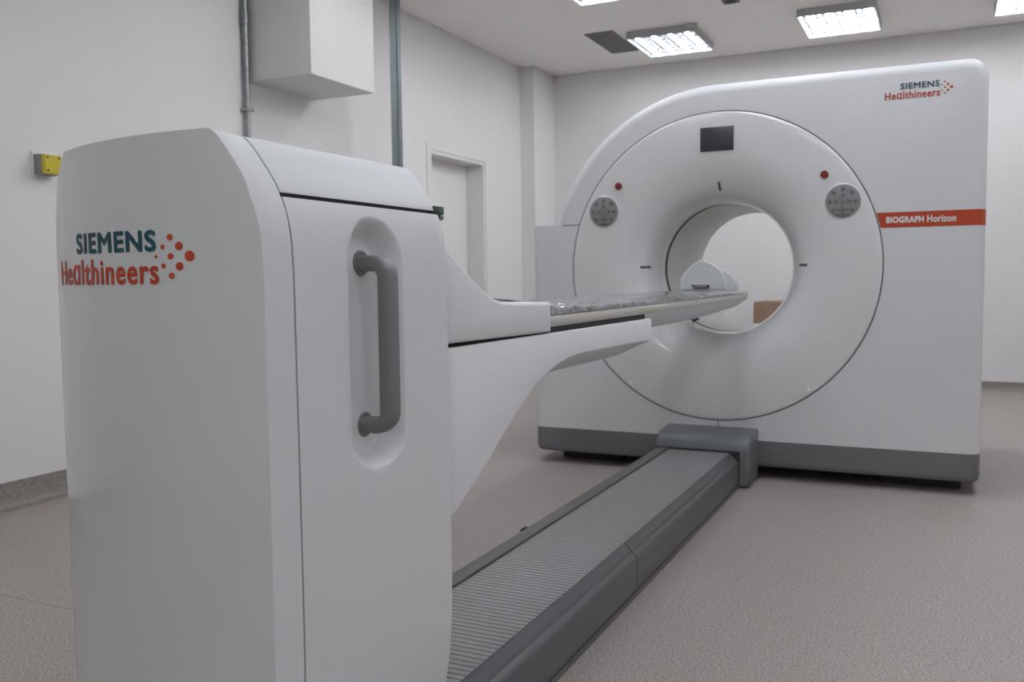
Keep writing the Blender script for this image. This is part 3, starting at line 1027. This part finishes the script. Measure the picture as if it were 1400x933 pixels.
def offset_closed(pts, d_):
    n = len(pts)
    area = sum(pts[i][0] * pts[(i + 1) % n][1] - pts[(i + 1) % n][0] * pts[i][1] for i in range(n))
    s_ = 1 if area > 0 else -1
    out = []
    for i in range(n):
        a = Vector(pts[i - 1]); b = Vector(pts[i]); c_ = Vector(pts[(i + 1) % n])
        d1 = (b - a).normalized(); d2 = (c_ - b).normalized()
        n1 = Vector((-d1.y, d1.x)) * s_; n2 = Vector((-d2.y, d2.x)) * s_
        nn = (n1 + n2)
        if nn.length < 1e-6: nn = n1
        nn.normalize()
        k = d_ / max(nn.dot(n1), 0.5)
        out.append((b.x + nn.x * k, b.y + nn.y * k))
    return out
def narrow(y):
    e = y + 3.034
    return 0.190 - (0.018 * (1 - min(e / 0.03, 1)) ** 2 if e < 0.03 else 0)
extrude_yz('arm_housing', hp, 0.19, 'satin', TB, inset=0.009)
box('pallet_gasket', -0.172, 0.172, -3.03, -2.548, 0.868, 0.882, 'dark', TB)

# cantilever (lower), lofted along y
arch = [(-3.034, 0.548), (-2.987, 0.574), (-2.927, 0.603), (-2.863, 0.638), (-2.81, 0.670), (-2.759, 0.698), (-2.69, 0.733), (-2.624, 0.763), (-2.55, 0.7835), (-2.50, 0.795), (-2.44, 0.803), (-2.38, 0.807), (-2.30, 0.8075), (-2.0, 0.8045), (-1.80, 0.8015), (-1.76, 0.801), (-1.7485, 0.803)]
def lin(tab, y):
    for (a, va), (b, vb) in zip(tab, tab[1:]):
        if a <= y <= b: return va + (vb - va) * (y - a) / (b - a)
    return tab[-1][1] if y > tab[-1][0] else tab[0][1]
belly_z = [(-3.034, 0.546), (-2.987, 0.571), (-2.927, 0.599), (-2.863, 0.633), (-2.81, 0.664), (-2.759, 0.690), (-2.69, 0.722), (-2.62, 0.747), (-2.52, 0.7585), (-2.34, 0.7585), (-2.0, 0.757), (-1.90, 0.759), (-1.82, 0.768), (-1.77, 0.785), (-1.7485, 0.7995)]
belly_x = [(-3.034, 0.183), (-2.759, 0.176), (-2.62, 0.15), (-2.5, 0.115), (-2.34, 0.10), (-2.0, 0.10), (-1.85, 0.115), (-1.77, 0.15), (-1.7485, 0.183)]
ys = sorted(set([a for a, _ in arch] + [a for a, _ in belly_z] + [-3.020, -3.008, -2.2, -2.1]))
rings = []
for y in ys:
    zs_, zb_, xb_ = lin(arch, y), lin(belly_z, y), lin(belly_x, y)
    hw_ = narrow(y)
    ztop = 0.8715 - 0.003 * (y + 3.034) / 1.286
    half = [(0.0, zb_ - 0.002), (xb_, zb_), (hw_ - 0.004, zs_ - 0.0015), (hw_, zs_ + 0.003), (hw_, ztop - 0.004), (hw_ - 0.003, ztop), (0.176 if y > -2.6 else 0.172, ztop)]
    zin = 0.803 if y > -2.545 else ztop - 0.001
    half += [(0.168, zin), (0.0, zin)]
    full = half + [(-x, z) for x, z in reversed(half[1:-1])]
    rings.append([(x, y, z) for x, z in full])
sweep_profile('cantilever', rings, 'satin', TB, angle=40)
box('joint_shadow', -0.176, 0.176, -3.033, -2.545, 0.866, 0.8735, 'dark', TB)

box('gap_shade', -0.1745, 0.1745, -2.544, -1.765, 0.8045, 0.8835, 'dark', TB)  # black fill for the shaded gap between pallet and arms, hides the belly
# pallet
PHW = 0.181
NY0, NY1 = -0.42, 0.27
def pallet_w(y):
    if y <= NY0: return PHW
    t = (y - NY0) / (NY1 - NY0)
    return PHW * max(1 - t ** 2.2, 0.0) ** (1 / 2.2)
ys = [-2.80, -2.545, -2.3, -2.0, -1.5, -1.0, -0.7] + [NY0 + (NY1 - NY0) * math.sin(PI / 2 * k / 18) for k in range(19)]
ys[-1] -= 0.0005
rings_band = []; rings_belly = []
for y in ys:
    wv = pallet_w(y)
    wv = max(wv, 0.004)
    rise = 0.0
    if y > -1.3: rise = min((y + 1.3) / 1.57, 1.0)
    zl = 0.8845 + 0.004 * max(0, (y + 2.5) / 2.5)
    zu = 0.9085 + 0.002 * max(0, (y + 2.5) / 2.5)
    bd = 0.064 * (1 - rise ** 3.0) * min(1, (wv / PHW) * 1.2)
    half = [(0, zu - 0.012), (wv * 0.6, zu - 0.008), (wv * 0.93, zu), (wv * 0.985, zu + 0.0008), (wv, zu - 0.004), (wv * 1.002, (zu + zl) / 2), (wv, zl + 0.003), (wv * 0.985, zl), (0, zl)]
    rings_band.append([(x, y, z) for x, z in half + [(-x, z) for x, z in reversed(half[1:-1])]])
    h2 = [(0, zl - 0.0005), (wv * 0.965, zl - 0.0005), (wv * 0.93, zl - bd * 0.2 - 0.001), (wv * 0.80, zl - bd * 0.68 - 0.001), (wv * 0.58, zl - bd * 0.93 - 0.001), (0, zl - bd - 0.001)]
    rings_belly.append([(x, y, z) for x, z in h2 + [(-x, z) for x, z in reversed(h2[1:-1])]])
pal = sweep_profile('pallet', rings_band, 'cream', TB, angle=40)
sweep_profile('pallet_underside', rings_belly, 'satin', pal, angle=40)
rebase(TB)
for ch in TB.children:
    pass

# ------------------------------------------------------------------ wrapped pad on the pallet
def pad():
    V = []; Fc = []
    ny, nx = 150, 26
    y0, y1 = -2.52, 0.30
    rnd = random.Random(3)
    ph = [rnd.uniform(0, 6.28) for _ in range(24)]
    def wr(x, y):
        s_ = 0
        for k in range(8):
            s_ += math.sin(x * (24 + 9 * k) + y * (17 + 11 * k) * (1 if k % 2 else -1) + ph[k]) / (1 + 0.5 * k)
        return s_ / 3
    for i in range(ny + 1):
        y = y0 + (y1 - y0) * i / ny
        wv = min(pallet_w(y - 0.03) if y > NY0 else PHW, PHW) * 0.965
        wv = max(wv, 0.01)
        th = 0.024 - 0.010 * max(0, (y + 1.2) / 1.5)
        base = 0.9105 + 0.002 * max(0, (y + 2.5) / 2.5)
        bunch = max(0, 1 - (y - y0) / 0.22)
        for j in range(nx + 1):
            a = PI * j / nx
            c_, s_ = math.cos(a), math.sin(a)
            x = wv * math.copysign(abs(c_) ** 0.35, c_)
            z = base + th * abs(s_) ** 0.55
            if j not in (0, nx):
                z += wr(x, y) * (0.0030 + 0.012 * bunch) + 0.010 * bunch
                x += wr(x * 1.7 + 3, y * 1.3) * (0.0015 + 0.006 * bunch)
            V.append((x, y, max(z, base)))
    n = nx + 1
    for i in range(ny):
        for j in range(nx):
            Fc.append((i * n + j, i * n + j + 1, (i + 1) * n + j + 1, (i + 1) * n + j))
        Fc.append((i * n, (i + 1) * n, (i + 1) * n + nx, i * n + nx))
    Fc.append(tuple(range(n))); Fc.append(tuple(ny * n + j for j in range(n)))
    o_ = mesh_obj('table_pad', V, Fc, 'wrap', None, True, 60)
    return o_
tag(pad(), 'grey table pad wrapped in crumpled clear plastic on the pallet', 'pad')

# ------------------------------------------------------------------ white accessory standing on the pad
PH = empty('phantom', (0, -0.16, 0.932), 'white rounded test phantom with dark handle slot on the pallet end', 'phantom')
zb = 0.0
outline = [(-0.130, 0.0), (-0.130, 0.052), (-0.124, 0.064), (-0.108, 0.086), (-0.082, 0.112), (-0.056, 0.130), (-0.042, 0.135), (-0.008, 0.135), (0.012, 0.128), (0.036, 0.114), (0.060, 0.092), (0.078, 0.064), (0.088, 0.030), (0.088, 0.0)]
seq = []
for y, ins in ((-0.040, 0.004), (-0.036, 0.0), (-0.020, 0.0), (-0.016, 0.004)):
    q = offset_closed(outline, ins) if ins else outline
    seq.append([(x, y, max(z, 0)) for x, z in q])
sweep_profile('front_plate', seq, 'phantom', PH, angle=30)
cylp = [(0.118 * math.cos(math.radians(a)) + 0.012, 0.102 * math.sin(math.radians(a))) for a in range(0, 181, 10)]
seq = []
for y, ins in ((-0.018, 0.0), (0.05, 0.0), (0.056, 0.004)):
    q = offset_closed(cylp, ins) if ins else cylp
    seq.append([(x, y, max(z, 0)) for x, z in q])
sweep_profile('drum', seq, 'phantom', PH, angle=40)
hs = sweep_profile('handle_slot', [[(x, y, z) for x, z in ((-0.078, 0.024), (0.012, 0.024), (0.006, 0.006), (-0.058, 0.006))] for y in (-0.044, -0.038)], 'dark', PH, smooth=False)
box('grip', -0.062, 0.0, -0.049, -0.043, 0.011, 0.021, 'boxgrey', PH, bev=0.002)
box('knob', -0.044, -0.010, -0.038, -0.020, 0.135, 0.143, 'white', PH, bev=0.003)

# ------------------------------------------------------------------ floor rail with slatted belt
RL = empty('floor_rail', (-0.02, -1.7, 0), 'long grey floor rail with ribbed belt leading into the scanner', 'rail')
RX0, RX1, RZ = -0.236, 0.159, 0.170
RY0, RY1 = -3.46, -0.20
BX0, BX1 = -0.172, 0.117
SY = -1.80     # joint in the side cover
def rail_side(prof, y0, y1, name):
    return sweep_profile(name, [[(x, y, z) for x, z in prof] for y in (y0, y1)], 'rail', RL, angle=30)
def rprof():
    x = RX1
    return [(x - 0.02, 0.022), (x, 0.022), (x, 0.118), (x - 0.0015, 0.124), (x - 0.005, 0.1285), (x - 0.010, 0.1315), (x - 0.017, 0.1355), (x - 0.0185, 0.141), (x - 0.022, 0.1455),
            (x - 0.027, 0.1500), (BX1 + 0.002, RZ - 0.0055), (BX1 + 0.002, 0.12), (x - 0.02, 0.12)]
rail_side(rprof(), RY0, SY - 0.0025, 'side_cover')
rail_side(rprof(), SY + 0.0025, RY1, 'side_cover')
lp = [(RX0 + 0.02, 0.03), (RX0, 0.03), (RX0, 0.155), (RX0 + 0.004, 0.166), (RX0 + 0.012, RZ), (BX0 - 0.006, RZ), (BX0 - 0.004, RZ - 0.003), (BX0 - 0.004, 0.13), (RX0 + 0.02, 0.13)]
rail_side(lp, RY0, RY1, 'side_cover')
box('joint_line', RX1 - 0.03, RX1 - 0.0015, SY - 0.0025, SY + 0.0025, 0.026, 0.128, 'dark', RL)
box('rail_core', RX0 + 0.022, RX1 - 0.022, RY0 + 0.01, RY1 - 0.01, 0.0, 0.128, 'dark', RL)
box('belt_bed', BX0 - 0.003, BX1 + 0.001, RY0 + 0.01, RY1, 0.128, RZ - 0.010, 'dark', RL)
box('skirt', RX1 - 0.022, RX1 + 0.002, RY0 + 0.01, RY1 - 0.01, 0.0, 0.017, 'rail', RL)
box('floor_clip', RX0 - 0.008, RX0 + 0.002, -1.80, -1.76, 0.15, 0.168, 'dark', RL, bev=0.003)
# one slat, then copies that share its mesh
pitch = 0.0215
bm = bmesh.new()
add_box(bm, BX0 + 0.001, BX1, -pitch / 2 + 0.0009, pitch / 2 - 0.0009, RZ - 0.0105, RZ - 0.0045)
bmesh.ops.bevel(bm, geom=[e for e in bm.edges if abs(e.verts[0].co.z - (RZ - 0.0045)) < 1e-6 and abs(e.verts[1].co.z - (RZ - 0.0045)) < 1e-6 and abs(e.verts[0].co.y - e.verts[1].co.y) < 1e-6], offset=0.0012, segments=2, affect='EDGES')
s0 = bm_obj('slat', bm, 'slat', RL, True, 50)
yy = RY1 - 0.03
s0.location = (0, yy, 0)
slats = [s0]
while yy - pitch > -3.2:
    yy -= pitch
    c_ = s0.copy(); COL.objects.link(c_); c_.parent = RL; c_.location = (0, yy, 0)
    slats.append(c_)
rebase(RL)
# hood where the rail enters the scanner
CX0, CX1 = -0.246, 0.208
cp = []
hood = []
for t in range(0, 9):
    a = math.radians(90 * t / 8)
    hood.append((-0.235 + 0.10 - 0.10 * math.cos(a) + 0.0, 0.165 + 0.080 * math.sin(a)))
hood = [(-0.235, 0.012)] + [(-0.237, 0.10)] + hood + [(-0.06, 0.2495), (-0.002, 0.2505), (-0.002, 0.012)]
V = []
seq = []
for x, ins in ((CX0, 0.012), (CX0 + 0.004, 0.004), (CX0 + 0.014, 0.0), (CX1 - 0.014, 0.0), (CX1 - 0.004, 0.004), (CX1, 0.012)):
    q = offset_closed(hood, ins) if ins else hood
    # gentle crown across the width
    seq.append([(x, y, max(z, 0.012)) for y, z in q])
hd_ = sweep_profile('end_hood', seq, 'cover', RL, angle=45)
hd_.matrix_parent_inverse = Matrix.Translation(-RL.location)
rim = box('hood_gasket', RX0 - 0.004, RX1 + 0.004, -0.2405, -0.2345, 0.02, RZ + 0.004, 'dark', RL, bev=0.002)
rim.matrix_parent_inverse = Matrix.Translation(-RL.location)
for s_ in RL.children:
    pass
